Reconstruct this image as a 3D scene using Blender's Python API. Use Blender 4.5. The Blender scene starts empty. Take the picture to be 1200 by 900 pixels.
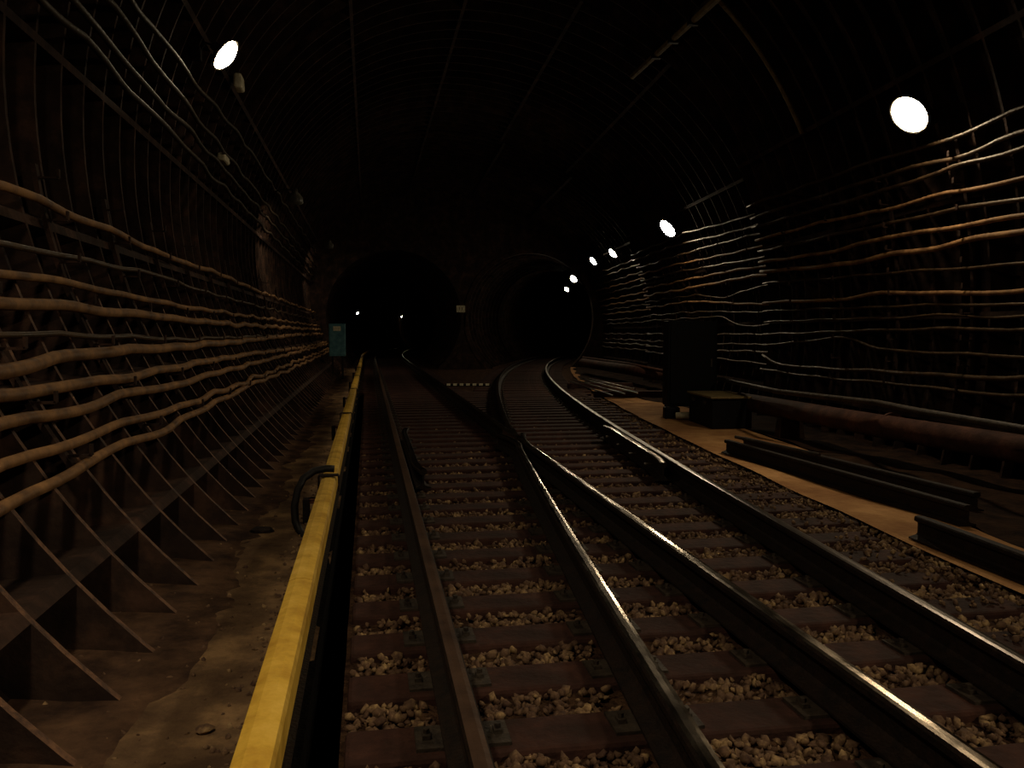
import bpy, bmesh, math, random
import numpy as np
from mathutils import Vector, Matrix

# ------------------------------------------------------------------ camera
EYE = (0.0, 0.0, 1.47)
FPX = 960.0
PITCH = math.atan(60 / FPX)
YAW = math.atan(168 / FPX)          # to the right of the left track's direction (+Y)
C = bpy.context.scene.collection
cam_d = bpy.data.cameras.new('camera'); cam_d.sensor_width = 36; cam_d.lens = FPX / 1200 * 36
cam_d.clip_start = .05; cam_d.clip_end = 400
cam = bpy.data.objects.new('camera', cam_d); C.objects.link(cam)
cam.location = EYE; cam.rotation_euler = (math.pi / 2 - PITCH, 0, -YAW)
bpy.context.scene.camera = cam
vs = bpy.context.scene.view_settings
vs.view_transform = 'Standard'; vs.look = 'None'; vs.gamma = 1; vs.use_curve_mapping = False
vs.exposure = 0.0
w = bpy.data.worlds.new('world'); bpy.context.scene.world = w; w.use_nodes = True
w.node_tree.nodes['Background'].inputs[0].default_value = (0, 0, 0, 1)
w.node_tree.nodes['Background'].inputs[1].default_value = 0
LAMP_RGB = (1.0, 0.81, 0.54)
LAMP_E = 90.0
LAMP_R1 = 150.0
LAMP_L1 = 55.0
NEAR_E = 225.0
NEAR_R = 460.0
LAMP_ADDED = 160.0
LAMP_R2 = 150.0

F_ = Vector((math.sin(YAW) * math.cos(PITCH), math.cos(YAW) * math.cos(PITCH), -math.sin(PITCH)))
R_ = Vector((math.cos(YAW), -math.sin(YAW), 0)); U_ = R_.cross(F_)
def ray(x, y): return F_ + R_ * ((x - 600) / FPX) - U_ * ((y - 450) / FPX)
def fl(x, y, z=0.0):
    d = ray(x, y); t = (z - EYE[2]) / d.z
    return Vector(EYE) + d * t

# ------------------------------------------------------------------ materials
def lin(c): return tuple(((x / 255) / 12.92 if x / 255 < .04045 else ((x / 255 + .055) / 1.055) ** 2.4) for x in c)
def mat(name, c1, c2=None, rough=.8, metal=0.0, scale=6.0, bump=.3, bscale=None, spec=.3, rough2=None, c3=None, dist=.02):
    m = bpy.data.materials.new(name); m.use_nodes = True
    nt = m.node_tree; N = nt.nodes; L = nt.links; b = N['Principled BSDF']
    tc = N.new('ShaderNodeTexCoord'); n = N.new('ShaderNodeTexNoise'); n.inputs['Scale'].default_value = scale
    n.inputs['Detail'].default_value = 6; n.inputs['Roughness'].default_value = .65
    L.new(tc.outputs['Object'], n.inputs['Vector'])
    r = N.new('ShaderNodeValToRGB'); L.new(n.outputs['Fac'], r.inputs['Fac'])
    r.color_ramp.elements[0].position = .36; r.color_ramp.elements[1].position = .66
    r.color_ramp.elements[0].color = (*lin(c1), 1); r.color_ramp.elements[1].color = (*lin(c2 or c1), 1)
    if c3:
        e = r.color_ramp.elements.new(.52); e.color = (*lin(c3), 1)
    L.new(r.outputs['Color'], b.inputs['Base Color'])
    b.inputs['Metallic'].default_value = metal; b.inputs['Roughness'].default_value = rough
    b.inputs['Specular IOR Level'].default_value = spec
    if rough2 is not None:
        mr = N.new('ShaderNodeMapRange'); L.new(n.outputs['Fac'], mr.inputs['Value'])
        mr.inputs['From Min'].default_value = .35; mr.inputs['From Max'].default_value = .65
        mr.inputs['To Min'].default_value = rough; mr.inputs['To Max'].default_value = rough2
        L.new(mr.outputs['Result'], b.inputs['Roughness'])
    if bump:
        n2 = N.new('ShaderNodeTexNoise'); n2.inputs['Scale'].default_value = bscale or scale * 5; n2.inputs['Detail'].default_value = 5
        L.new(tc.outputs['Object'], n2.inputs['Vector'])
        bp = N.new('ShaderNodeBump'); bp.inputs['Strength'].default_value = bump; bp.inputs['Distance'].default_value = dist
        L.new(n2.outputs['Fac'], bp.inputs['Height']); L.new(bp.outputs['Normal'], b.inputs['Normal'])
    return m
M = {}
M['iron'] = mat('cast_iron_lining', (34, 25, 22), (74, 53, 43), rough=.85, scale=3, bump=.5, bscale=14, c3=(50, 37, 31), spec=.12)
M['concrete'] = mat('dusty_concrete', (74, 56, 42), (146, 116, 82), rough=.95, scale=2.6, bump=.7, bscale=22, c3=(104, 82, 60), spec=.1)
M['sand'] = mat('sandy_ground', (134, 94, 60), (186, 142, 94), rough=.95, scale=1.6, bump=.7, bscale=20, c3=(160, 118, 76), spec=.1)
M['gutter'] = mat('gutter_black', (9, 8, 8), (18, 15, 13), rough=.95, scale=9, bump=.6, spec=.05)  # near-black tone for the gutter beside the track bed
M['bed'] = mat('ballast_dust', (44, 30, 24), (82, 60, 44), rough=.95, scale=9, bump=1, bscale=22, spec=.05, dist=.05)
M['stone'] = mat('ballast_stone', (66, 46, 36), (160, 132, 92), rough=.85, scale=12, bump=.3, bscale=40, c3=(102, 78, 58), spec=.25)
M['wood'] = mat('creosoted_wood', (40, 24, 19), (68, 42, 33), rough=.85, scale=5, bump=.5, bscale=24, c3=(53, 32, 26), spec=.2)
M['steel'] = mat('polished_rail_steel', (130, 116, 98), (160, 144, 124), rough=.14, metal=1, scale=4, bump=.03, rough2=.24)
M['rust'] = mat('rusty_rail_side', (18, 12, 9), (36, 24, 17), rough=.7, scale=14, bump=.4, spec=.2)
M['plate'] = mat('worn_steel_plate', (44, 38, 33), (74, 64, 54), rough=.6, metal=.3, scale=14, bump=.3)
M['cover'] = mat('yellow_painted_board', (186, 142, 44), (230, 190, 86), rough=.6, scale=5, bump=.25, bscale=18, c3=(214, 172, 64), spec=.3)
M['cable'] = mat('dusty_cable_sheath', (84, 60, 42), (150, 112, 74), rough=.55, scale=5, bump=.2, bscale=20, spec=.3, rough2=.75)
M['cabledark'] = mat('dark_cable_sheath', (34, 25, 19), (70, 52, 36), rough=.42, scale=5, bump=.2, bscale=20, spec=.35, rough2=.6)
M['cableshade'] = mat('shaded_cable_sheath', (16, 12, 9), (36, 26, 18), rough=.6, scale=5, bump=.2, bscale=20, spec=.3)  # shade of the high left wall put into the sheath colour
for k_ in ('cable', 'cabledark', 'cableshade'): M[k_].node_tree.nodes['Principled BSDF'].inputs['Specular Tint'].default_value = (1, .78, .45, 1)
M['black'] = mat('black_rubber', (12, 11, 11), (24, 20, 18), rough=.6, scale=10, bump=.1)
M['pipe'] = mat('rusty_brown_pipe', (52, 32, 26), (84, 54, 42), rough=.8, scale=4, bump=.3, c3=(66, 42, 34), spec=.15)
M['dark_metal'] = mat('dark_painted_metal', (7, 7, 9), (13, 13, 15), rough=.6, scale=8, bump=.15, spec=.15)
M['shade'] = mat('grey_enamel', (70, 68, 62), (100, 96, 86), rough=.4, scale=8, bump=.1)
M['teal'] = mat('blue_green_paint', (50, 92, 104), (84, 128, 134), rough=.6, scale=6, bump=.2)
M['white'] = mat('dirty_white_paint', (170, 160, 130), (222, 214, 184), rough=.6, scale=12, bump=.1)
M['dullhead'] = mat('dull_brown_rail_head', (62, 44, 34), (92, 68, 52), rough=.45, metal=.4, scale=5, bump=.1)
M['dirt'] = mat('black_brown_dirt', (26, 18, 14), (54, 38, 28), rough=.95, scale=4, bump=.8, bscale=20, spec=.05)
M['semi'] = mat('half_polished_rail_head', (60, 50, 42), (84, 72, 62), rough=.3, metal=.9, scale=5, bump=.05)
M['edge'] = mat('lighter_rib_edge', (48, 34, 28), (118, 84, 60), rough=.65, scale=18, bump=.3)  # lighter brown for inner rib edges low on the left wall
M['soil'] = mat('damp_brown_soil', (48, 35, 29), (94, 70, 52), rough=.95, scale=4, bump=.8, bscale=18, spec=.08)
M['ink'] = mat('black_lettering', (20, 18, 16), (30, 26, 22), rough=.7, bump=0)
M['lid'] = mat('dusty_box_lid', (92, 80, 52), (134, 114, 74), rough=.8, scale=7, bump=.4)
M['porcelain'] = mat('brown_insulator', (90, 52, 34), (120, 74, 50), rough=.3, bump=0, spec=.6)
def lamp_mat(name, e):
    m = bpy.data.materials.new(name); m.use_nodes = True
    b = m.node_tree.nodes['Principled BSDF']; b.inputs['Base Color'].default_value = (.9, .9, .8, 1)
    b.inputs['Emission Color'].default_value = (*LAMP_RGB, 1); b.inputs['Emission Strength'].default_value = e
    return m
M['glow'] = lamp_mat('lit_lamp_glass', LAMP_E)
M['glow_r1'] = lamp_mat('lit_lamp_glass_right', LAMP_R1)
M['glow_l1'] = lamp_mat('lit_lamp_glass_left', LAMP_L1)
M['glow_added'] = lamp_mat('added_lamp_glass', LAMP_ADDED)
M['glow_r2'] = lamp_mat('lit_lamp_glass_middle', LAMP_R2)
M['glow_near_r'] = lamp_mat('lit_lamp_glass_beside', NEAR_R)
M['glow_near'] = lamp_mat('lit_lamp_glass_overhead', NEAR_E)

# ------------------------------------------------------------------ helpers
def mesh_obj(name, verts, faces, mats, parent=None, midx=None, smooth=False):
    me = bpy.data.meshes.new(name); me.from_pydata([tuple(v) for v in verts], [], faces)
    for m in (mats if isinstance(mats, (list, tuple)) else [mats]): me.materials.append(m)
    if midx is not None: me.polygons.foreach_set('material_index', midx)
    if smooth: me.polygons.foreach_set('use_smooth', [True] * len(me.polygons))
    me.update(); o = bpy.data.objects.new(name, me); C.objects.link(o)
    if parent: o.parent = parent
    return o
class MB:
    def __init__(s): s.v = []; s.f = []
    def box(s, c, d, rz=0.0, rx=0.0, taper=1.0):
        n = len(s.v); Mx = Matrix.Rotation(rz, 3, 'Z') @ Matrix.Rotation(rx, 3, 'X')
        for z in (-1, 1):
            k = taper if z > 0 else 1
            for x, y in ((-1, -1), (1, -1), (1, 1), (-1, 1)):
                s.v.append(Vector(c) + Mx @ Vector((x * d[0] / 2 * k, y * d[1] / 2 * k, z * d[2] / 2)))
        s.f += [tuple(n + i for i in q) for q in ((3, 2, 1, 0), (4, 5, 6, 7), (0, 1, 5, 4), (1, 2, 6, 5), (2, 3, 7, 6), (3, 0, 4, 7))]
        return s
    def tube(s, pts, r, k=8, cap=True):
        pts = [Vector(p) for p in pts]; n0 = len(s.v); up = None
        for i, p in enumerate(pts):
            t = (pts[min(i + 1, len(pts) - 1)] - pts[max(i - 1, 0)]).normalized()
            if up is None: up = Vector((0, 0, 1)) if abs(t.z) < .9 else Vector((1, 0, 0))
            a = t.cross(up).normalized(); b = a.cross(t).normalized(); up = b
            rr = r[i] if isinstance(r, (list, tuple)) else r
            for j in range(k):
                th = 2 * math.pi * j / k; s.v.append(p + a * (rr * math.cos(th)) + b * (rr * math.sin(th)))
        for i in range(len(pts) - 1):
            for j in range(k):
                a0 = n0 + i * k + j; a1 = n0 + i * k + (j + 1) % k
                s.f.append((a0, a1, a1 + k, a0 + k))
        if cap:
            s.f.append(tuple(n0 + j for j in reversed(range(k)))); e = n0 + (len(pts) - 1) * k
            s.f.append(tuple(e + j for j in range(k)))
        return s
    def lathe(s, prof, k=20, M4=None):
        n0 = len(s.v)
        for r, z in prof:
            for j in range(k):
                th = 2 * math.pi * j / k; p = Vector((r * math.cos(th), r * math.sin(th), z)); s.v.append(M4 @ p if M4 else p)
        for i in range(len(prof) - 1):
            for j in range(k):
                a0 = n0 + i * k + j; a1 = n0 + i * k + (j + 1) % k; s.f.append((a0, a1, a1 + k, a0 + k))
        return s
    def build(s, name, m, parent=None, smooth=False, bevel=0.0):
        o = mesh_obj(name, s.v, s.f, m, parent, smooth=smooth)
        if bevel:
            b = o.modifiers.new('bevel', 'BEVEL'); b.width = bevel; b.segments = 2; b.limit_method = 'ANGLE'
        return o
def tag(o, label, cat, group=None, kind=None):
    o['label'] = label; o['category'] = cat
    if group: o['group'] = group
    if kind: o['kind'] = kind
    return o
def thing(name, label, cat, loc=(0, 0, 0), rz=0.0, group=None):
    o = bpy.data.objects.new(name, None); C.objects.link(o); o.location = loc; o.rotation_euler = (0, 0, rz)
    o.empty_display_size = .1
    return tag(o, label, cat, group)
def structure(o): o['kind'] = 'structure'; return o
def dup(root, loc, rz, label, group=None):
    r = root.copy(); C.objects.link(r); r.location = loc; r.rotation_euler = (0, 0, rz); r['label'] = label
    if group: r['group'] = group
    for ch in list(root.children):
        c = ch.copy(); C.objects.link(c); c.parent = r
        for g in ch.children:
            d = g.copy(); C.objects.link(d); d.parent = c
    return r
ONES = ['', 'first', 'second', 'third', 'fourth', 'fifth', 'sixth', 'seventh', 'eighth', 'ninth', 'tenth', 'eleventh', 'twelfth', 'thirteenth',
        'fourteenth', 'fifteenth', 'sixteenth', 'seventeenth', 'eighteenth', 'nineteenth']
def ordinal(n):
    if n < 20: return ONES[n]
    t = n // 10; u = n % 10
    T = {2: ('twentieth', 'twenty'), 3: ('thirtieth', 'thirty'), 4: ('fortieth', 'forty'), 5: ('fiftieth', 'fifty')}[t]
    return T[0] if u == 0 else T[1] + '-' + ONES[u]
rnd = random.Random(7)

# ------------------------------------------------------------------ track lines (metres; +Y along the left track)
_cv = np.array([-8, 0, 2.2, 3.2, 4.5, 5.6, 7.5, 8.8, 9.8, 13.8, 17, 20.1, 21.7, 25.6, 28.5, 34, 40])
_cu = np.array([.95, 1.52, 1.72, 1.81, 1.93, 2.03, 2.22, 2.38, 2.50, 3.0, 3.42, 3.87, 4.10, 4.86, 5.48, 6.85, 8.5])
_pf = np.polyfit(_cv, _cu, 3)
def cR(v):
    v0 = 44.0
    if v <= v0: return float(np.polyval(_pf, v))
    s = float(np.polyval(np.polyder(_pf), v0)); return float(np.polyval(_pf, v0)) + s * (v - v0) + .0028 * (v - v0) ** 2
def cLoff(v): return max(0, v - 40) ** 2 / 420.0
HG = .735
uL = lambda v: .32 + cLoff(v)
uB = lambda v: 1.79 + cLoff(v)
uA = lambda v: cR(v) - HG
uR = lambda v: cR(v) + HG

# ------------------------------------------------------------------ chamber profile
V_END = 34.0
UC, RL, ZC, ZR, BR = 1.95, 4.2, 3.08, 1.6, 5.68
def aR(v, sec=None):
    if v <= 13.6: return 3.85 + .09 * v
    if v <= 24.0: return 5.65 + .09 * (v - 13.6)
    return 7.1 + .09 * (v - 24)
def prof(v, s, off=0.0, eps=0.0):
    """s in [-1,1]: -1 left foot, 0 crown, +1 right foot; off = outwards"""
    if s <= 0:
        ph = math.radians(90 - 141.5 * (-s)); return UC - (RL + off) * math.cos(ph), ZC + (RL + off) * math.sin(ph)
    a = aR(v + eps); ph = math.radians(90 - 109 * s)
    return UC + (a + off) * math.cos(ph), ZR + (BR + off) * math.sin(ph)
def wall_u(v, z, side, inset=0.0):
    if side == 'L': return UC - math.sqrt(max(.01, (RL - inset) ** 2 - (z - ZC) ** 2))
    a = aR(v) - inset; b = BR - inset
    return UC + a * math.sqrt(max(.001, 1 - ((z - ZR) / b) ** 2))
def ray_wall(x, y, inset=0.0):
    d = ray(x, y); p = Vector(EYE)
    for i in range(6000):
        p = p + d * .01
        if p.x < UC:
            if (p.x - UC) ** 2 + (p.z - ZC) ** 2 > (RL - inset) ** 2: break
        else:
            if ((p.x - UC) / (aR(p.y) - inset)) ** 2 + ((p.z - ZR) / (BR - inset)) ** 2 > 1: break
        if p.y > V_END - .2: break
    return p

def grid(name, rows, cols, fn, m):
    nr, nc = len(rows), len(cols)
    verts = [fn(r, c) for r in rows for c in cols]
    faces = [(i * nc + j, i * nc + j + 1, (i + 1) * nc + j + 1, (i + 1) * nc + j) for i in range(nr - 1) for j in range(nc - 1)]
    if name == 'wall_left':
        mi = [1 if (rows[i][1] == 0 and rows[i + 1][1] == 0 and cols[j][0] < -.78) else 0 for i in range(nr - 1) for j in range(nc - 1)]
        return structure(mesh_obj(name, verts, faces, [m, M['edge']], midx=mi))
    return structure(mesh_obj(name, verts, faces, m))
DEP = .25
def rib_rows(v0, v1, step, breaks=(), th=.035):
    rows = []; v = v0
    while v < v1 - .01:
        rows += [(v - th / 2, 1, 0), (v - th / 2, 0, 0), (v + th / 2, 0, 0), (v + th / 2, 1, 0)]
        v += step
    for b in breaks:
        rows += [(b - 1e-4, 1, 0), (b - 1e-4, 0, 0), (b - 1e-4, 0, 1e-3), (b - 1e-4, 1, 1e-3)]
    return sorted(rows, key=lambda q: q[0])
def flange_cols(s0, s1, n, fl_s, th, shelf=0.0):
    cols = [(s0 + (s1 - s0) * i / n, 1) for i in range(n + 1) if all(not (-th < s0 + (s1 - s0) * i / n - f < th + shelf) for f in fl_s)]
    for f in fl_s: cols += [(f - th / 2, 1), (f - th / 2 + 1e-6, 0), (f + th / 2 - 1e-6, 0), (f + th / 2 + shelf, 1)]
    return sorted(cols)
ROWS = rib_rows(-6.0, V_END, .49) + [(V_END, 1, 0)]
ROWS = sorted(ROWS + [(b, f, e) for b in (13.6, 24.0) for f, e in ((1, 0), (0, 0), (0, 1e-3), (1, 1e-3))], key=lambda q: q[0]) if False else ROWS
def lining(r, c):
    v, rf, e = r; s, cf = c; off = DEP if (rf and cf) else 0.0
    u, z = prof(v, s, off, e); return (u, v, z)
def with_steps(rows):
    out = []; done = set()
    for r in rows:
        for b in (13.6, 24.0):
            if b not in done and r[0] > b:
                done.add(b); out += [(b, 1, 0), (b, 0, 0), (b, 0, 1e-3), (b, 1, 1e-3)]
        out.append(r)
    return out
ROWS = with_steps(ROWS)
s_of = lambda z: -(90 - math.degrees(math.asin((z - ZC) / RL))) / 141.5
lf = [s_of(.40), s_of(1.15), s_of(2.2), s_of(3.5), s_of(4.9)]
grid('wall_left', ROWS, flange_cols(-1.0, -.36, 30, lf, .006, .0165), lining, M['iron'])
grid('ceiling', ROWS, flange_cols(-.36, .42, 40, [-.22, -.02, .155, .33], .006), lining, M['iron'])
grid('wall_right', ROWS, flange_cols(.42, 1.0, 26, [.56, .7, .82, .93], .006), lining, M['iron'])

# bores beyond the end wall
def bore(name, cen, R, zc, v0, v1, step):
    rows = rib_rows(v0, v1, step, th=.06)
    cols = [((i / 56) * 2 - 1, 1) for i in range(57)]
    def fn(r, c):
        v = r[0]; off = .18 if r[1] else 0; ph = math.radians(90 + c[0] * 140); k = R + off
        return (cen(v) + k * math.cos(ph), v, zc + k * math.sin(ph))
    return grid(name, rows, cols, fn, M['iron'])
cLb = lambda v: 1.06 + cLoff(v)
bore('wall_left_bore', cLb, 2.75, 2.1, V_END, 120, 1.0)
bore('wall_right_bore', cR, 2.7, 2.1, V_END, 80, 1.0)
def end_wall():
    bm = bmesh.new()
    def loop(pts):
        vs = [bm.verts.new((p[0], V_END + .02, p[1])) for p in pts]
        for i in range(len(vs)): bm.edges.new((vs[i], vs[(i + 1) % len(vs)]))
    loop([prof(V_END, -1 + 2 * i / 60, .3) for i in range(61)])
    for c, R in ((cLb(V_END), 2.75), (cR(V_END), 2.7)):
        loop([(c + R * math.cos(2 * math.pi * i / 48), 2.1 + R * math.sin(2 * math.pi * i / 48)) for i in range(48)])
    bmesh.ops.triangle_fill(bm, edges=bm.edges[:], use_beauty=True)
    g = bmesh.ops.extrude_face_region(bm, geom=bm.faces[:])
    for x in g['geom']:
        if isinstance(x, bmesh.types.BMVert): x.co.y += .25
    me = bpy.data.meshes.new('wall_end'); bm.to_mesh(me); bm.free(); me.materials.append(M['iron'])
    o = bpy.data.objects.new('wall_end', me); C.objects.link(o); structure(o)
end_wall()
bk = [(prof(-6, -1 + 2 * i / 50, .3)) for i in range(51)]
structure(mesh_obj('wall_behind', [(p[0], -6.05, p[1]) for p in bk] + [(p[0], -6.3, p[1]) for p in bk],
    [tuple(range(51)), tuple(range(101, 50, -1))] + [(i, 51 + i, 51 + (i + 1) % 51, (i + 1) % 51) for i in range(51)], M['iron']))

# ------------------------------------------------------------------ ground
def height_noise(x, y, k=1.0):
    return (math.sin(x * 3.1 * k + 1.3 * math.sin(y * 1.7 * k)) + math.sin(y * 2.3 * k + 2 * math.sin(x * 1.1 * k))) * .5
def ground(name, us, v0, v1, dv, zf, m):
    nv = int((v1 - v0) / dv) + 1; vv = [v0 + (v1 - v0) * i / (nv - 1) for i in range(nv)]; verts = []; n = len(us(0))
    for v in vv:
        for u in us(v): verts.append((u, v, zf(u, v)))
    faces = [(i * n + j, i * n + j + 1, (i + 1) * n + j + 1, (i + 1) * n + j) for i in range(nv - 1) for j in range(n - 1)]
    return structure(mesh_obj(name, verts, faces, m, smooth=True))
lsp = lambda a, b, n: [a + (b - a) * i / (n - 1) for i in range(n)]
def zpath(u, v):
    return .03 + .012 * height_noise(u, v, 1.7) + max(0, -.85 - u) * .12
ground('floor_path', lambda v: lsp(-1.5, -.25, 14), -6, V_END, .12, zpath, M['concrete'])
foot_e = lambda v: -.74 + .05 * math.sin(v * 1.9) + .035 * math.sin(v * 5.3 + 1) + .02 * math.sin(v * 13)
ground('floor_dirt_strip', lambda v: lsp(-1.5, foot_e(v), 12), -6, V_END, .1,
       lambda u, v: zpath(u, v) + .012 * min(1, (foot_e(v) - u) / .15) - .004 + .004 * math.sin(u * 19 + v * 7) * math.sin(v * 11), M['soil'])
structure(MB().box((-.265, 14, -.12), (.05, 40.0, .3)).box((-.19, 14, -.26), (.2, 40, .04)).build('trim_gutter', M['gutter']))
def bed_r(v): return uR(v) + 1.0
ground('floor_trackbed', lambda v: lsp(-.12, max(bed_r(v), 3), 46), -6, V_END, .11,
       lambda u, v: -.045 + .014 * math.sin(u * 23 + 3 * math.sin(v * 9)) * math.sin(v * 19 + 2 * math.sin(u * 7)), M['bed'])
side_e = lambda v: max(bed_r(v), 3) + .8 + .55 * min(1, max(0, (v - 5) / 6)) - 1.18 * min(1, max(0, (v - 15) / 6)) + .08 * math.sin(v * 2.1)
ground('floor_wall_foot', lambda v: lsp(side_e(v) - .03, aR(v) + UC + .3, 20), -6, V_END, .2,
       lambda u, v: -.02 + .03 * height_noise(u, v, 2.2) + .03, M['dirt'])
ground('floor_side_path', lambda v: lsp(max(bed_r(v), 3) - .04, side_e(v), 12), -6, V_END, .2,
       lambda u, v: .012 + .01 * height_noise(u, v, 1.2) - .03 * max(0, (u - side_e(v) + .1) / .1), M['sand'])
ground('floor_left_bore', lambda v: lsp(cLb(v) - 2.2, cLb(v) + 2.2, 8), V_END, 120, 1.0, lambda u, v: -.03, M['bed'])
ground('floor_right_bore', lambda v: lsp(cR(v) - 2.2, cR(v) + 2.2, 8), V_END, 80, 1.0, lambda u, v: -.035, M['bed'])

# ------------------------------------------------------------------ sleepers
WV, SP = .25, .495
def sleeper(u0, u1, v, label, group, plates, rot=0.0):
    cu = (u0 + u1) / 2; L = u1 - u0
    o = thing('sleeper', label, 'sleeper', (cu, v, -.14), rot, group)
    jit = [rnd.uniform(-.006, .006) for _ in range(3)]
    MB().box((0, 0, .07 + jit[2] * .3), (L, WV + jit[0], .14)).build('timber', M['wood'], o, bevel=.018)
    for pu in plates:
        x = pu - cu
        MB().box((x, 0, .145), (.34, .17, .014)).box((x - .13, .0, .158), (.03, .05, .02)).box((x + .13, .0, .158), (.03, .05, .02)) \
            .tube([(x - .13, 0, .15), (x - .13, 0, .185)], .013, 6).tube([(x + .13, 0, .15), (x + .13, 0, .185)], .013, 6) \
            .build('tie_plate', M['plate'], o)
    return o
v = .9; rows_v = []; k = 0
V_FIRST = 2.55
while v < 20.3:
    rows_v.append(v)
    if v < V_FIRST: lab = 'brown wooden turnout sleeper lying just in front of the camera'
    else:
        k += 1
        lab = 'long brown wooden sleeper under both tracks, %s from the bottom edge of the photo' % ordinal(k)
    pl = [uL(v), uB(v), uA(v), uR(v)] if abs(uA(v) - uB(v)) > .34 else [uL(v), (uA(v) + uB(v)) / 2, uR(v)]
    sleeper(-.1, uR(v) + .85 + rnd.uniform(-.16, .12), v, lab, 'long turnout sleepers under both tracks', pl, rnd.uniform(-.004, .004))
    v += SP
vs0 = v; k = 0
while v < 60:
    k += 1
    lab = 'short wooden sleeper of the left track, %s beyond the long turnout sleepers' % ordinal(k) if k < 14 else 'small distant wooden sleeper deep down the left track'
    sleeper(uL(v) - .6, uB(v) + .6, v, lab, 'short sleepers of the left track' if k < 14 else 'distant sleepers of the left track', [uL(v), uB(v)] if v < 34 else [])
    v += .56
v = vs0; k = 0
while v < 48:
    k += 1
    sl = (cR(v + .5) - cR(v - .5)); c = cR(v)
    lab = 'short wooden sleeper of the right track, %s beyond the long turnout sleepers' % ordinal(k) if k < 14 else 'small distant wooden sleeper at the far right bend'
    sleeper(c - 1.33, c + 1.33, v + .12, lab, 'short sleepers of the right track' if k < 14 else 'distant sleepers of the right track', [uA(v), uR(v)] if v < 34 else [], -math.atan(sl))
    v += .56

# ------------------------------------------------------------------ rails
def rail_profile(h=.18, z0=.02):
    P = [(-.075, 0), (-.075, .012), (-.02, .03), (-.009, .045), (-.009, .125), (-.036, .142), (-.0365, .166), (-.029, .178), (-.012, .1805)]
    P = P + [(-x, z) for x, z in reversed(P)]
    return [(x, z * h / .18 + z0) for x, z in P]
def rail(name, path, parent=None, z0=.02, h=.18, head=True, hm='steel'):
    P = rail_profile(h, z0); n = len(P); verts = []; faces = []; mi = []
    pts = [Vector((p[0], p[1], p[2] if len(p) > 2 else 0)) for p in path]
    for i, p in enumerate(pts):
        t = (pts[min(i + 1, len(pts) - 1)] - pts[max(i - 1, 0)]); t.z = 0; t.normalize(); s = Vector((t.y, -t.x, 0))
        for x, z in P: verts.append(p + s * x + Vector((0, 0, z)))
    for i in range(len(pts) - 1):
        for j in range(n):
            a = i * n + j; b = i * n + (j + 1) % n
            faces.append((a, b, b + n, a + n)); mi.append(0 if (7 <= j <= 9 and head) else 1)
    faces.append(tuple(reversed(range(n)))); mi.append(1)
    faces.append(tuple((len(pts) - 1) * n + j for j in range(n))); mi.append(1)
    return mesh_obj(name, verts, faces, [M[hm], M['rust']], parent, midx=mi)
vr = lambda a, b, d: [a + (b - a) * i / max(1, round((b - a) / d)) for i in range(max(1, round((b - a) / d)) + 1)]
tag(rail('rail', [(uL(v), v) for v in vr(-6, 110, 1)], hm='dullhead'), 'outermost left running rail, closest to the yellow third-rail cover', 'rail')
tag(rail('rail', [(uR(v), v) for v in vr(-6, 75, .6)], hm='semi'), 'outermost right running rail, curving away at the far bend', 'rail')
tag(rail('rail', [(uA(v), v) for v in vr(-6, 8.9, .5)] + [(1.705, 9.3), (1.685, 9.8), (1.61, 10.2)]),
    'bright-topped inner rail running up to the crossing from the bottom centre', 'rail')
tag(rail('rail', [(uB(v), v) for v in vr(-6, 9.0, .5)] + [(1.80, 9.3), (1.845, 9.8), (1.93, 10.2)]),
    'bright-topped inner rail running up to the crossing from the bottom right corner', 'rail')
tag(rail('rail', [(uB(v), v) for v in vr(10.6, 110, 1)]), 'right-hand rail of the left track, beyond the crossing', 'rail')
tag(rail('rail', [(uA(v) + (.03 if v < 11 else 0), v) for v in vr(10.6, 75, .6)]), 'left-hand rail of the right track, curving beyond the crossing', 'rail')
# the vee nose
vb = MB(); n0 = 0
def nose():
    V = []; Fc = []
    for v, hw in ((9.45, .008), (9.7, .02), (10.1, .05), (10.6, .085)):
        cx = (uB(v) + max(uA(v), uB(v))) / 2 + .0
        for x, z in ((-hw - .05, .02), (-hw, .05), (-hw, .2), (hw, .2), (hw, .05), (hw + .05, .02)): V.append((cx + x, v, z))
    for i in range(3):
        for j in range(5): a = i * 6 + j; Fc.append((a, a + 1, a + 7, a + 6))
    Fc += [(5, 4, 3, 2, 1, 0), (18, 19, 20, 21, 22, 23)]
    o = mesh_obj('crossing_nose', V, Fc, M['steel']); tag(o, 'pointed steel nose of the rail crossing between its two wing rails', 'rail crossing')
nose()
def check(path_u, v0, v1, side, lab):
    pts = []
    for v in vr(v0, v1, .25):
        e = min(v - v0, v1 - v); fl_ = max(0, .35 - e) * .14
        pts.append((path_u(v) + side * (.115 + fl_), v))
    o = thing('check_rail', lab, 'rail', (0, 0, 0))
    rail('guard_bar', pts, o, z0=.035)
    bl = MB()
    for v in vr(v0 + .5, v1 - .5, .75):
        x = path_u(v) + side * .19; bl.tube([(x - .05, v, .12), (x + .03, v, .12)], .016, 6)
    bl.build('bolts', M['plate'], o)
check(uR, 7.5, 10.7, -1, 'short check rail bolted inside the right running rail')
check(uL, 7.5, 10.9, 1, 'short check rail bolted inside the left running rail')

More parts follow.
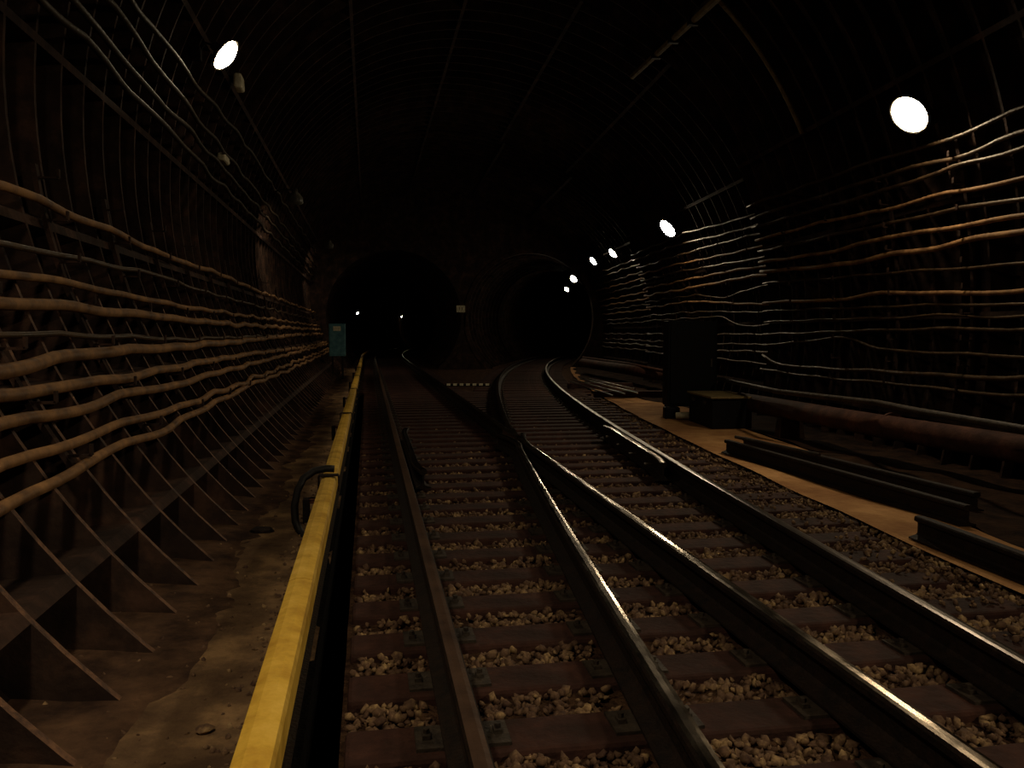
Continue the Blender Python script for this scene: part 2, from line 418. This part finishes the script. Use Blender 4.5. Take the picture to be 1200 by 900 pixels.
# ------------------------------------------------------------------ ballast stones
def ico():
    t = (1 + 5 ** .5) / 2
    V = np.array([(-1, t, 0), (1, t, 0), (-1, -t, 0), (1, -t, 0), (0, -1, t), (0, 1, t), (0, -1, -t), (0, 1, -t), (t, 0, -1), (t, 0, 1), (-t, 0, -1), (-t, 0, 1)])
    V = V / np.linalg.norm(V[0])
    F = [(0, 11, 5), (0, 5, 1), (0, 1, 7), (0, 7, 10), (0, 10, 11), (1, 5, 9), (5, 11, 4), (11, 10, 2), (10, 7, 6), (7, 1, 8), (3, 9, 4), (3, 4, 2), (3, 2, 6), (3, 6, 8), (3, 8, 9), (4, 9, 5), (2, 4, 11), (6, 2, 10), (8, 6, 7), (9, 8, 1)]
    return V, F
def ballast():
    rg = np.random.default_rng(3); V0, F0 = ico(); F0 = np.array(F0); pos = []
    sv = np.array(rows_v)
    N = 52000; vv = 1.0 + (17.0) * rg.random(N) ** 1.5; uu = rg.random(N)
    for q, x in zip(vv, uu):
        hi = uR(q) + 1.06; u = -.09 + x * (hi + .09)
        d = abs(sv - q).min()
        if d < WV / 2 + .012 and u < uR(q) + .9 and not (u > uR(q) + .35 and rg.random() < .3 * (u - uR(q))): continue
        if rg.random() > .25 + 3.6 / (hi + .1): continue
        edge = max(0, .03 - abs(d - SP / 2) * .05)
        r = rg.uniform(.011, .025) * (1 if q < 9 else 1.25)
        near = min(abs(u - uu_(q)) for uu_ in (uL, uR, uA, uB) )
        if near < .085: continue
        pos.append((u, q, (.012 if d < WV / 2 + .01 and u < uR(q) + .9 else -.032) - .03 * min(1, max(0, (q - 7) / 4)) + rg.uniform(-.012, .018), r))
    for i in range(900):
        q = 1.2 + 9 * rg.random() ** 1.4; u = -.40 - abs(rg.normal()) * .07 if rg.random() < .7 else rg.uniform(-1.25, -.4)
        pos.append((u, q, zpath(u, q), rg.uniform(.006, .017)))
    pos = np.array(pos); n = len(pos)
    sc = rg.uniform(.5, 1.4, (n, 12, 1)) * V0[None]
    ax = rg.uniform(.6, 1.3, (n, 1, 3)); sc = sc * ax
    q = rg.normal(size=(n, 4)); q /= np.linalg.norm(q, axis=1)[:, None]; a, b, c, d = q.T
    Rm = np.stack([1 - 2 * (c * c + d * d), 2 * (b * c - a * d), 2 * (b * d + a * c), 2 * (b * c + a * d), 1 - 2 * (b * b + d * d), 2 * (c * d - a * b), 2 * (b * d - a * c), 2 * (c * d + a * b), 1 - 2 * (b * b + c * c)], 1).reshape(n, 3, 3)
    P = np.einsum('nij,nkj->nki', Rm, sc) * pos[:, 3][:, None, None] + pos[:, None, :3]
    Fs = (F0[None] + (np.arange(n) * 12)[:, None, None]).reshape(-1)
    me = bpy.data.meshes.new('ballast'); me.vertices.add(n * 12); me.vertices.foreach_set('co', P.reshape(-1))
    me.loops.add(len(Fs)); me.loops.foreach_set('vertex_index', Fs.astype(np.int32))
    me.polygons.add(n * 20); me.polygons.foreach_set('loop_start', np.arange(0, n * 60, 3, dtype=np.int32)); me.polygons.foreach_set('loop_total', np.full(n * 20, 3, np.int32))
    me.materials.append(M['stone']); me.update(); me.validate()
    o = bpy.data.objects.new('ballast', me); C.objects.link(o)
    tag(o, 'loose tan crushed stone ballast lying between the sleepers', 'ballast', kind='stuff')
ballast()

# ------------------------------------------------------------------ third rail
TX = -.31
def third_rail():
    o = thing('third_rail', 'third rail under a yellow wooden cover, left of the tracks', 'third rail', (TX, 0, 0))
    joints = [-6, .2, 3.72, 7.0, 12.2, 17, 22, 28, 34, 42, 50, 60]
    fx = lambda v: cLoff(v)
    for a, b in zip(joints, joints[1:]):
        V = []; Fc = []; P = [(-.052, .225), (-.058, .34), (-.05, .362), (-.02, .372), (.02, .372), (.05, .362), (.058, .34), (.052, .225), (.036, .225), (.036, .345), (-.036, .345), (-.036, .225)]
        ss = vr(a + .004, b - .004, 1.5); n = len(P)
        jx = rnd.uniform(-.003, .003)
        for v in ss:
            for x, z in P: V.append((x + fx(v) + jx, v, z))
        for i in range(len(ss) - 1):
            for j in range(n): p = i * n + j; q = i * n + (j + 1) % n; Fc.append((p, q, q + n, p + n))
        Fc += [tuple(reversed(range(n))), tuple((len(ss) - 1) * n + j for j in range(n))]
        mesh_obj('cover_board', V, Fc, M['cover'], o)
    V = []; r = rail('conductor_rail', [(fx(v), v, 0) for v in vr(-6, 60, 2)], o, z0=.215, h=.12)
    for v in (1.5, 6.35, 11.3, 16.3, 21.3, 26.3, 31.3):
        b = MB().box((-.17, v, .11), (.05, .09, .2)).box((-.1, v, .2), (.18, .06, .03)).box((0, v, .385), (.15, .07, .012)).box((-.075, v, .3), (.012, .07, .17)).box((.075, v, .32), (.012, .07, .12))
        bk_ = b.build('bracket', M['rust'], o, bevel=.004)
        MB().lathe([(0, .215), (.03, .215), (.045, .205), (.03, .195), (.045, .185), (.03, .175), (0, .175)], 12, Matrix.Translation((-.12, v, 0))).build('insulator', M['porcelain'], bk_)
third_rail()
tag(MB().tube([(-.27, 6.42, .42), (-.33, 6.42, .425), (-.42, 6.42, .41), (-.5, 6.38, .36), (-.54, 6.3, .28), (-.555, 6.2, .18), (-.54, 6.1, .09), (-.5, 6.0, .035), (-.46, 5.85, .03)], .028, 10).build('feeder_cable', M['black'], smooth=True),
    'black feeder cable looping from the yellow cover down to the concrete path', 'cable')

# ------------------------------------------------------------------ cables
def cable(side, pxs, r, m, label, v0=-5.5, v1=33.6, inset=.1, seed=0, group=None):
    pts = []
    for x, y in pxs:
        p = ray_wall(x, y, inset); pts.append((p.y, p.z))
    pts.sort(); vv = [p[0] for p in pts]; zz = [p[1] for p in pts]; rg = random.Random(seed)
    out = []; ph = rg.uniform(0, 1)
    gv = np.arange(v0 - 2, v1 + 2, .1); gz = np.interp(gv, vv, zz); kk = np.hanning(15); gz = np.convolve(np.pad(gz, 7, 'edge'), kk / kk.sum(), 'valid')
    for v in vr(v0, v1, .245):
        z = float(np.interp(v, gv, gz))
        sag = -.035 * abs(math.sin(math.pi * ((v + ph) / 1.47))) + .02 + .01 * math.sin(v * 2.1 + seed)
        k = 1.0 if (v < vv[0] or v > vv[-1]) else .45
        z += sag * k
        if side == 'R':
            u = min(wall_u(v + e, z, 'R', inset) for e in (-.2, 0, .2))
        else: u = wall_u(v, z, 'L', inset)
        u += (.015 * math.sin(v * 3.3 + seed * 2))
        out.append((u, v, z))
    o = MB().tube(out, r, 8).build('cable', m, smooth=True); tag(o, label, 'cable', group)
    return o
LC = [
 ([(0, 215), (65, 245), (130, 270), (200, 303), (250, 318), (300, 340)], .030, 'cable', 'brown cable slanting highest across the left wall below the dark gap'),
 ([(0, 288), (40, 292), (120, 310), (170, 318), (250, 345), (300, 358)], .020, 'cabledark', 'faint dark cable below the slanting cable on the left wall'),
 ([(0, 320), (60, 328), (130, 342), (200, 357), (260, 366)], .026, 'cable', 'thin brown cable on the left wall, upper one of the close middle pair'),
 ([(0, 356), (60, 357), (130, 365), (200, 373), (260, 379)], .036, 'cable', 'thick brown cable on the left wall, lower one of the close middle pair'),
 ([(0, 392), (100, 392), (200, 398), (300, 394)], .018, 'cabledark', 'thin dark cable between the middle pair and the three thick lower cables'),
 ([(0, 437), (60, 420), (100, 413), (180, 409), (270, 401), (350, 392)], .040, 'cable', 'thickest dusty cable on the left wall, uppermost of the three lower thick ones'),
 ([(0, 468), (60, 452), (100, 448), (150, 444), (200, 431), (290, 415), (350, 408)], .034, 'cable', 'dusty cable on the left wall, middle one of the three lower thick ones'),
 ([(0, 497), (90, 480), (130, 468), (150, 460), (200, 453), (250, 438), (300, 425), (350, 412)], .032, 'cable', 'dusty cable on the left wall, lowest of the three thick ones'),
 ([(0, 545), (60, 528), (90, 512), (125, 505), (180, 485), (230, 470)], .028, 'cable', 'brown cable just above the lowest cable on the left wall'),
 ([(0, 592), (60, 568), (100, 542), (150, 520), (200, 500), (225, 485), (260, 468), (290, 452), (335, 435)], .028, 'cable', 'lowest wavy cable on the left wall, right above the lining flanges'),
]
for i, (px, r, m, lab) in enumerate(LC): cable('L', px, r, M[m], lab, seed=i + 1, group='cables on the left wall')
UP = [([(100, 47), (157, 113), (195, 148), (233, 190)], 'lowest of the four high cables under the left lamp'),
      ([(120, 40), (180, 113), (210, 140), (240, 173)], 'second lowest of the four high cables under the left lamp'),
      ([(150, 30), (187, 83), (230, 137), (273, 190)], 'second highest of the four high cables under the left lamp'),
      ([(170, 20), (233, 103), (255, 128), (285, 165)], 'highest of the four high cables under the left lamp')]
for i, (px, lab) in enumerate(UP): cable('L', px, .027, M['cableshade'], 'brown cable, ' + lab, seed=30 + i, inset=.14, group='high cables by the left lamp')
RC = [
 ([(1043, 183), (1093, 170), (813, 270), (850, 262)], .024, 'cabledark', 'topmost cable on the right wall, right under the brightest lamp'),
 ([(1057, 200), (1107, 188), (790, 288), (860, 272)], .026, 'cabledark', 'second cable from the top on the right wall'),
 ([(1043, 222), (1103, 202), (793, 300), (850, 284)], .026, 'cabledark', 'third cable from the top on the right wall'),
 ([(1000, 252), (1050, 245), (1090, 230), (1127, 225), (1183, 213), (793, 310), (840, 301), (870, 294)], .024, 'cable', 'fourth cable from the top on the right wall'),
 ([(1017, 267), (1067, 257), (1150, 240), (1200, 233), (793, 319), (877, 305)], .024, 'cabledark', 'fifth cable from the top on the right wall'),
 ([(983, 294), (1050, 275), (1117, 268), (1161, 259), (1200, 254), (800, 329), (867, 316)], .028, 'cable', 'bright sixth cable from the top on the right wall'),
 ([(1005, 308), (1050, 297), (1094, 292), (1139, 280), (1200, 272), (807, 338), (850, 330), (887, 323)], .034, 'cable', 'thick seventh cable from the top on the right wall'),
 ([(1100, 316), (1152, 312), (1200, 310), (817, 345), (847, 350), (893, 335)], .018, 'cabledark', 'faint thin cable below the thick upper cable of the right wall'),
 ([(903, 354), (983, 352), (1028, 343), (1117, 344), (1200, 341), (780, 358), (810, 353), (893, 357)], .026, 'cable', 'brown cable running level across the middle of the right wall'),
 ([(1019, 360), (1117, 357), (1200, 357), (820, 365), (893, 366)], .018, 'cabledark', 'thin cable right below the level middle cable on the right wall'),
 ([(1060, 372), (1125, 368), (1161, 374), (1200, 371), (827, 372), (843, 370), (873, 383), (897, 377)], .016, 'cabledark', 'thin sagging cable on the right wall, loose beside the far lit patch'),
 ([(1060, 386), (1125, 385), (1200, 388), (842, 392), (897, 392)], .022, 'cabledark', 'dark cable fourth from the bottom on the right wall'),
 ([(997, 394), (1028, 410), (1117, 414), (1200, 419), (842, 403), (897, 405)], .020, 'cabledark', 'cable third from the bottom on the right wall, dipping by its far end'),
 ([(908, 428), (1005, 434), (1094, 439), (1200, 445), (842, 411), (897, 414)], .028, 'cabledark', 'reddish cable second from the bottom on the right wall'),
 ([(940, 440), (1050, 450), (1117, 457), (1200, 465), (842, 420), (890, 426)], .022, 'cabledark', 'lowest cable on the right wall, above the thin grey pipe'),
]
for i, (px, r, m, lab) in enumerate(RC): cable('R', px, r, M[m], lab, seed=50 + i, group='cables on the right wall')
# upright cable racks
def rack(side, v, z0, z1, label, group):
    o = thing('cable_rack', label, 'cable rack', (wall_u(v, z0, side, .0), v, z0), 0, group)
    sg = 1 if side == 'L' else -1; base = Vector(o.location)
    pts = [Vector((wall_u(v, z, side, .03), v, z)) - base for z in lsp(z0, z1, 10)]
    V = []; Fc = []
    for p in pts:
        for x, y in ((-.02, -.025), (.012, -.025), (.012, .025), (-.02, .025)): V.append(p + Vector((x, y, 0)))
    for i in range(len(pts) - 1):
        for j in range(4): a = i * 4 + j; b = i * 4 + (j + 1) % 4; Fc.append((a, b, b + 4, a + 4))
    Fc += [(3, 2, 1, 0), tuple(len(V) - 4 + j for j in range(4))]
    mesh_obj('upright', V, Fc, M['iron'], o)
    z = z0 + .1
    while z < z1:
        p = Vector((wall_u(v, z, side, .03), v, z)) - base
        MB().box(p + Vector((sg * .07, 0, -.02)), (.14, .03, .014)).box(p + Vector((sg * .14, 0, .01)), (.014, .03, .06)).build('hook', M['iron'], o)
        z += .28
for i in range(1, 17):
    v = 3.1 + i * 1.47
    rack('L', v, .75, 2.6, 'rusty cable rack upright on the left wall, %s one from the photo edge' % ordinal(i), 'cable racks on the left wall')
for i in range(1, 15):
    v = 5.0 + i * 1.47
    if abs(v - 13.6) < .1: v += .2
    rack('R', v, .75, 3.6, 'dark cable rack upright on the right wall, %s one from the photo edge' % ordinal(i), 'cable racks on the right wall')

# ------------------------------------------------------------------ lamps
def lamp(p, face, wallp, label, r=.17, e='glow', group=None, skirt=0.0):
    """reflector lamp: p mouth centre, face direction, wallp fixing point"""
    p = Vector(p); d = Vector(face).normalized()
    o = thing('tunnel_lamp', label, 'lamp', p, 0, group)
    Mx = d.to_track_quat('Z', 'X').to_matrix().to_4x4()
    MB().lathe([(.0, -.19), (.05, -.19), (.055, -.12), (r * .7, -.08), (r + .015, 0), (r + .02, skirt + .001), (r + .012, skirt + .001), (r + .01, .004), (r * .68, -.072), (.04, -.11), (0, -.11)], 24, Mx).build('shade', M['shade'], o, smooth=True)
    MB().lathe([(r * .97, -.012), (r * .93, .008), (r * .75, .03), (r * .45, .046), (r * .15, .052), (0.001, .053)], 18, Mx).build('lamp_glass', M[e], o, smooth=True)
    q = Vector(wallp) - p; b = Mx @ Vector((0, 0, -.17))
    MB().tube([b, b * .5 + q * .5 + Vector((0, 0, .08)), q], .016, 8).build('arm', M['rust'], o)
    MB().box(q, (.1, .14, .14)).build('mounting_box', M['rust'], o, bevel=.01)
    return o
def wall_lamp(x, y, side, label, r=.17, inset=.32, e='glow', face=None, group='lit tunnel lamps', skirt=0.0):
    p = ray_wall(x, y, inset); sg = 1 if side == 'L' else -1
    q = Vector((wall_u(p.y, p.z, side, .02), p.y, p.z))
    return lamp(p, face or (sg * .75, -.12, -.62), q, label, r, e, group, skirt)
wall_lamp(265, 65, 'L', 'lit oval lamp high on the left wall', .19, e='glow_l1')
wall_lamp(1065, 135, 'R', 'largest and brightest lamp, high on the right wall', .22, e='glow_r1')
wall_lamp(782, 268, 'R', 'second nearest lamp on the right wall, above brightly lit cables', .24, e='glow_r2')
wall_lamp(718, 297, 'R', 'third nearest lamp on the right wall, small round glow', .17)
wall_lamp(695, 306, 'R', 'fourth nearest lamp on the right wall, beside a glint of cables', .17)
def bore_lamp(x, y, D, side, label, r=.17):
    d = ray(x, y); p = Vector(EYE) + d * D; c = cR(p.y) if side in 'LR' else cLb(p.y)
    dz = p.z - 2.1; sg = 1 if side in 'Ll' else -1
    q = Vector((c - sg * math.sqrt(max(.1, 2.62 ** 2 - dz * dz)), p.y, p.z))
    lamp(p, (sg * .7, -.45, -.6), q, label, r, 'glow', 'lit tunnel lamps')
bore_lamp(672, 327, 36.5, 'R', 'upper of the two small lamps right of the dark tunnel mouth')
bore_lamp(664, 339, 44, 'R', 'lower of the two small lamps right of the dark tunnel mouth', .13)
bore_lamp(564, 324, 36, 'L', 'upper of the two small lamps left of the dark tunnel mouth')
bore_lamp(573, 337, 44, 'L', 'lower of the two small lamps left of the dark tunnel mouth', .15)
bore_lamp(419, 367, 44, 'l', 'tiny white lamp at the left inside the left tunnel', .06)
bore_lamp(471, 371, 84, 'l', 'tiny white lamp deepest inside the left tunnel, left of its neighbour', .1)
bore_lamp(484, 361, 91, 'l', 'tiny white lamp deepest inside the left tunnel, right of its neighbour', .1)
bore_lamp(512, 345, 45, 'r', 'tiny lamp added for a glint on the right side inside the left tunnel', .07)  # added lamp, glows where the bore wall only glints
# out of frame: the same row of lamps continues past the camera
lamp((4.6, -.8, 4.6), (-.62, .15, -.8), (5.35, -.8, 4.75), 'lamp on the right wall beside the camera, out of view', .17, 'glow_near_r', 'lamps beside the camera', skirt=.11)
lamp((-1.15, 1.3, 4.1), (.2, .35, -.92), (-1.95, 1.3, 4.25), 'lamp on the left wall beside the camera, out of view', .17, 'glow_near', 'lamps beside the camera', skirt=.11)
for x_, y_, dd_, lab_ in ((346, 232, .0, 'added dark shaded lamp on the left wall lighting a bundle of high cables'), (386, 287, 0, 'small added shaded lamp high on the left wall near the left tunnel')):
    wall_lamp(x_, y_, 'L', lab_, .14, face=(-.05, .45, -.9), e='glow_added', inset=.6, skirt=.1)  # added lamps without a visible source, to put glints on the left cables

# ------------------------------------------------------------------ pipes along the right wall
def line(px, z): return [fl(x, y, z) for x, y in px]
pn = line([(1200, 527), (1030, 499), (868, 470)], .40)
d0 = (pn[0] - pn[-1]).normalized(); pn = [pn[0] + d0 * 9] + pn
o = thing('pipe', 'thick rusty brown pipe along the foot of the right wall', 'pipe')
MB().tube(pn, .135, 20).build('pipe_body', M['pipe'], o, smooth=True)
for t in (.15, .45, .75):
    a = pn[0].lerp(pn[-1], t); dd = -d0
    MB().tube([a - dd * .02, a + dd * .02], .165, 20).build('flange', M['pipe'], o)
tag(MB().tube([fl(1200, 503, .68) + d0 * 9, fl(1200, 503, .68), fl(1072, 481, .68), fl(1028, 472, .68), fl(912, 459, .68), fl(842, 444, .68)], .035, 10).build('pipe', M['plate'], smooth=True),
    'thin grey pipe running above the thick rusty pipe', 'pipe')
tag(MB().tube(line([(782, 441), (735, 433), (683, 425)], .4), .15, 16).build('pipe', M['pipe'], smooth=True), 'reddish pipe behind the tall dark cabinet', 'pipe')
tag(MB().tube(line([(782, 436), (735, 426), (683, 419)], .55), .045, 10).build('pipe', M['pipe'], smooth=True), 'thin pipe above the reddish pipe behind the cabinet', 'pipe')
ps = 0
for t in (.3, .6, .9):
    a = pn[0].lerp(pn[-1], t); ps += 1
    tag(MB().box((a.x, a.y, .13), (.4, .16, .28), 0, 0, .8).build('pipe_support', M['dirt'], bevel=.01), 'low concrete block carrying the thick rusty pipe, %s along it from the camera' % ordinal(ps), 'pipe support', 'pipe supports')

# ------------------------------------------------------------------ trunking box, cabinet
bx = fl(843, 462, .5)
o = thing('junction_box', 'low dark box with a dusty sloping lid at the end of the thick pipe', 'box', (bx.x, bx.y, 0), -.1)
MB().box((0, 0, .25), (.62, 1.2, .46)).build('box_body', M['dark_metal'], o, bevel=.012)
MB().box((0, 0, .495), (.68, 1.28, .03)).build('lid', M['lid'], o, bevel=.006)
MB().box((-.33, -.3, .4), (.03, .1, .05)).box((-.33, .3, .4), (.03, .1, .05)).build('latch', M['plate'], o)
cb = fl(810, 488, 0.0)
o = thing('equipment_cabinet', 'tall dark equipment cabinet on short legs right of the tracks', 'cabinet', (cb.x, cb.y, 0), -YAW)
MB().box((0, .2, .93), (.86, .5, 1.5)).build('cabinet_body', M['dark_metal'], o, bevel=.015)
dr = MB().box((0, -.065, .93), (.78, .03, 1.4)).build('cabinet_door', M['dark_metal'], o, bevel=.006)
MB().box((.32, -.09, .95), (.03, .03, .14)).build('handle', M['plate'], dr)
for sx in (-1, 1):
    for sy in (-.0, .4):
        MB().box((sx * .37, sy, .09), (.05, .05, .2)).build('leg', M['dark_metal'], o)
q = fl(783, 490, 0)
tag(MB().box((q.x, q.y - .15, .11), (.26, .2, .2), -YAW).build('concrete_block', M['dark_metal'], bevel=.02), 'small dark block on the sand by the cabinet\'s left leg', 'block')
q = fl(800, 486, 0.1)
tag(MB().tube([(q.x - .12, q.y, .09), (q.x + .1, q.y - .1, .1)], .055, 10).build('tin_can', M['white'], smooth=True), 'pale crumpled tin lying under the tall cabinet', 'can')

# ------------------------------------------------------------------ spare rails lying on the right
def loose_rail(a, b, label, h=.16, z0=.02, m=None, group='spare rails on the ground'):
    r = rail('spare_rail', [(a.x, a.y), ((a.x + b.x) / 2, (a.y + b.y) / 2), (b.x, b.y)], None, z0=z0, h=h, head=False); tag(r, label, 'rail', group); return r
a = fl(1077, 604, .18); b = fl(1200, 648, .18); d = (b - a).normalized()
loose_rail(a, a + d * 4.5, 'spare rail lying at the right edge of the photo with its end showing')
a = fl(852, 515, .18); b = fl(1135, 592, .18)
loose_rail(a, b, 'long spare rail on the sand, nearest the track of the pair')
a2 = fl(872, 512, .18); b2 = fl(1145, 577, .18)
loose_rail(a2, b2, 'long spare rail on the sand, nearest the thick pipe of the pair')
tag(MB().tube([fl(862, 512, .24), fl(905, 521, .23), fl(960, 533, .24)], .02, 6).build('steel_bar', M['plate']), 'thin steel bar lying on top of the pair of spare rails', 'bar')
for i, (p, q, lab) in enumerate([((668, 447), (719, 464), 'lowest and nearest of the four thin rods far right of the track'), ((672, 445), (733, 462), 'second nearest of the four thin rods far right of the track'),
                         ((680, 444), (748, 461), 'third nearest of the four thin rods far right of the track'), ((690, 444), (744, 456), 'farthest of the four thin rods far right of the track')]):
    tag(MB().tube([fl(*p, .2), fl(*q, .2)], .018, 8).build('steel_rod', M['semi']), lab, 'rod', 'rods lying on a stack')
c1 = fl(690, 452, .1); c2 = fl(725, 462, .1)
for c, lab in ((c1, 'timber block under the far end of the four thin rods'), (c2, 'timber block under the near end of the four thin rods')):
    tag(MB().box((c.x + .3, c.y, .1), (1.7, .18, .14), -.1).build('timber_block', M['wood'], bevel=.01), lab, 'block')

# ------------------------------------------------------------------ small things
p = ray_wall(395, 400, .3)
o = thing('wall_cabinet', 'small blue-green cabinet on the left wall by the left tunnel', 'cabinet', (-1.2, 26, .75))
MB().box((.25, 0, .5), (.5, .4, 1.0)).build('cabinet_body', M['teal'], o, bevel=.015)
MB().box((.25, -.21, .5), (.44, .02, .9)).build('cabinet_door', M['teal'], o, bevel=.005)
MB().box((.25, -.23, .85), (.22, .012, .14)).build('label_plate', M['white'], o)
MB().box((.1, 0, -.35), (.06, .06, .72)).box((.4, 0, -.35), (.06, .06, .72)).build('stand', M['rust'], o)

# striped fouling bar between the tracks
A_, B_ = fl(522, 450, .06), fl(575, 450, .06)
o = thing('fouling_marker', 'low white bar with dark bands between the diverging tracks', 'marker bar', (A_.x, A_.y, 0), math.atan2(B_.y - A_.y, B_.x - A_.x))
Lb = (B_ - A_).length
MB().box((Lb / 2, 0, .03), (Lb, .1, .06)).build('bar', M['dark_metal'], o, bevel=.006)
for i in range(7): MB().box(((i + .5) * Lb / 7, 0, .045), (Lb / 7 * .56, .11, .05)).build('white_band', M['white'], o)

# sign on the pier
dS = ray(540, 362); pS = Vector(EYE) + dS * ((V_END - .05) / dS.y)
o = thing('number_sign', 'small pale square number sign on the pier between the tunnels', 'sign', (pS.x, pS.y, pS.z))
MB().box((0, 0, 0), (.36, .02, .28)).build('plate', M['white'], o, bevel=.01)
t = bpy.data.curves.new('digits', 'FONT'); t.body = '11'; t.size = .2; t.align_x = 'CENTER'; t.align_y = 'CENTER'; t.extrude = .003; t.materials.append(M['ink'])
tt = bpy.data.objects.new('digits_curve', t); dm = bpy.data.meshes.new_from_object(tt); bpy.data.objects.remove(tt); to = bpy.data.objects.new('digits', dm); C.objects.link(to); to.parent = o; to.location = (0, -.014, 0); to.rotation_euler = (math.pi / 2, 0, 0)

# pieces of rubble
def lump(x, y, s, label, m, z=.03):
    p = fl(x, y, z); bm = bmesh.new(); bmesh.ops.create_icosphere(bm, subdivisions=2, radius=1)
    rg = random.Random(x); 
    for vv_ in bm.verts: vv_.co = Vector((vv_.co.x * s[0], vv_.co.y * s[1], vv_.co.z * s[2])) * rg.uniform(.8, 1.15)
    me = bpy.data.meshes.new('rubble'); bm.to_mesh(me); bm.free(); me.materials.append(m)
    o = bpy.data.objects.new('rubble', me); C.objects.link(o); o.location = (p.x, p.y, z + s[2] * .3); tag(o, label, 'rubble')
lump(308, 624, (.09, .07, .035), 'flat dark lump of rubble on the concrete path by the left wall', M['rust'])
lump(240, 855, (.035, .03, .015), 'small pale chip on the concrete path at the bottom left', M['stone'])

# conduit on the ceiling
pa = ray_wall(757, 75, .17); pb = ray_wall(830, 8, .17)
o = thing('ceiling_conduit', 'pale banded conduit high on the ceiling above the right track', 'conduit', pb)
V_ = [Vector((0, 0, 0)) + (pa - pb) * t for t in (-.6, 0, .5, 1.0, 1.3)]
MB().tube([p_ + Vector((0, 0, 0)) for p_ in V_], .05, 8).build('tube', M['lid'], o)
for t_ in (.2, .5, .8): MB().box((pa - pb) * t_, (.16, .08, .14)).build('clamp', M['rust'], o)

# added pale hoop standing in for a vault rib lit by the lamp
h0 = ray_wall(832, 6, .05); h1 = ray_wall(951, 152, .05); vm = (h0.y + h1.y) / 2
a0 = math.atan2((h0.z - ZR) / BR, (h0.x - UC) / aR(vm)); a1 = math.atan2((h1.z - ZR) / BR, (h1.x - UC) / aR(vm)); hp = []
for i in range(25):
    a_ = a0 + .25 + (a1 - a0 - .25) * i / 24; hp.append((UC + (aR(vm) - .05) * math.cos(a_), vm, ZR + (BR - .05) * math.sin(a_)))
tag(MB().tube(hp, .035, 8).build('lit_rib_hoop', M['lid'], smooth=True), 'added pale hoop for the lamplit rib of the vault, left of the brightest lamp', 'conduit')

for x_, y_, d_, lab_ in ((280, 97, (.12, .3, .2), 'pale round-edged box just right of the lit oval lamp'), (262, 186, (.12, .42, .12), 'pale box between the high cables under the left lamp')):
    p_ = ray_wall(x_, y_, .1); tag(MB().box(p_, d_, 0, 0, .9).build('splice_box', M['white'], bevel=.03), lab_, 'box')
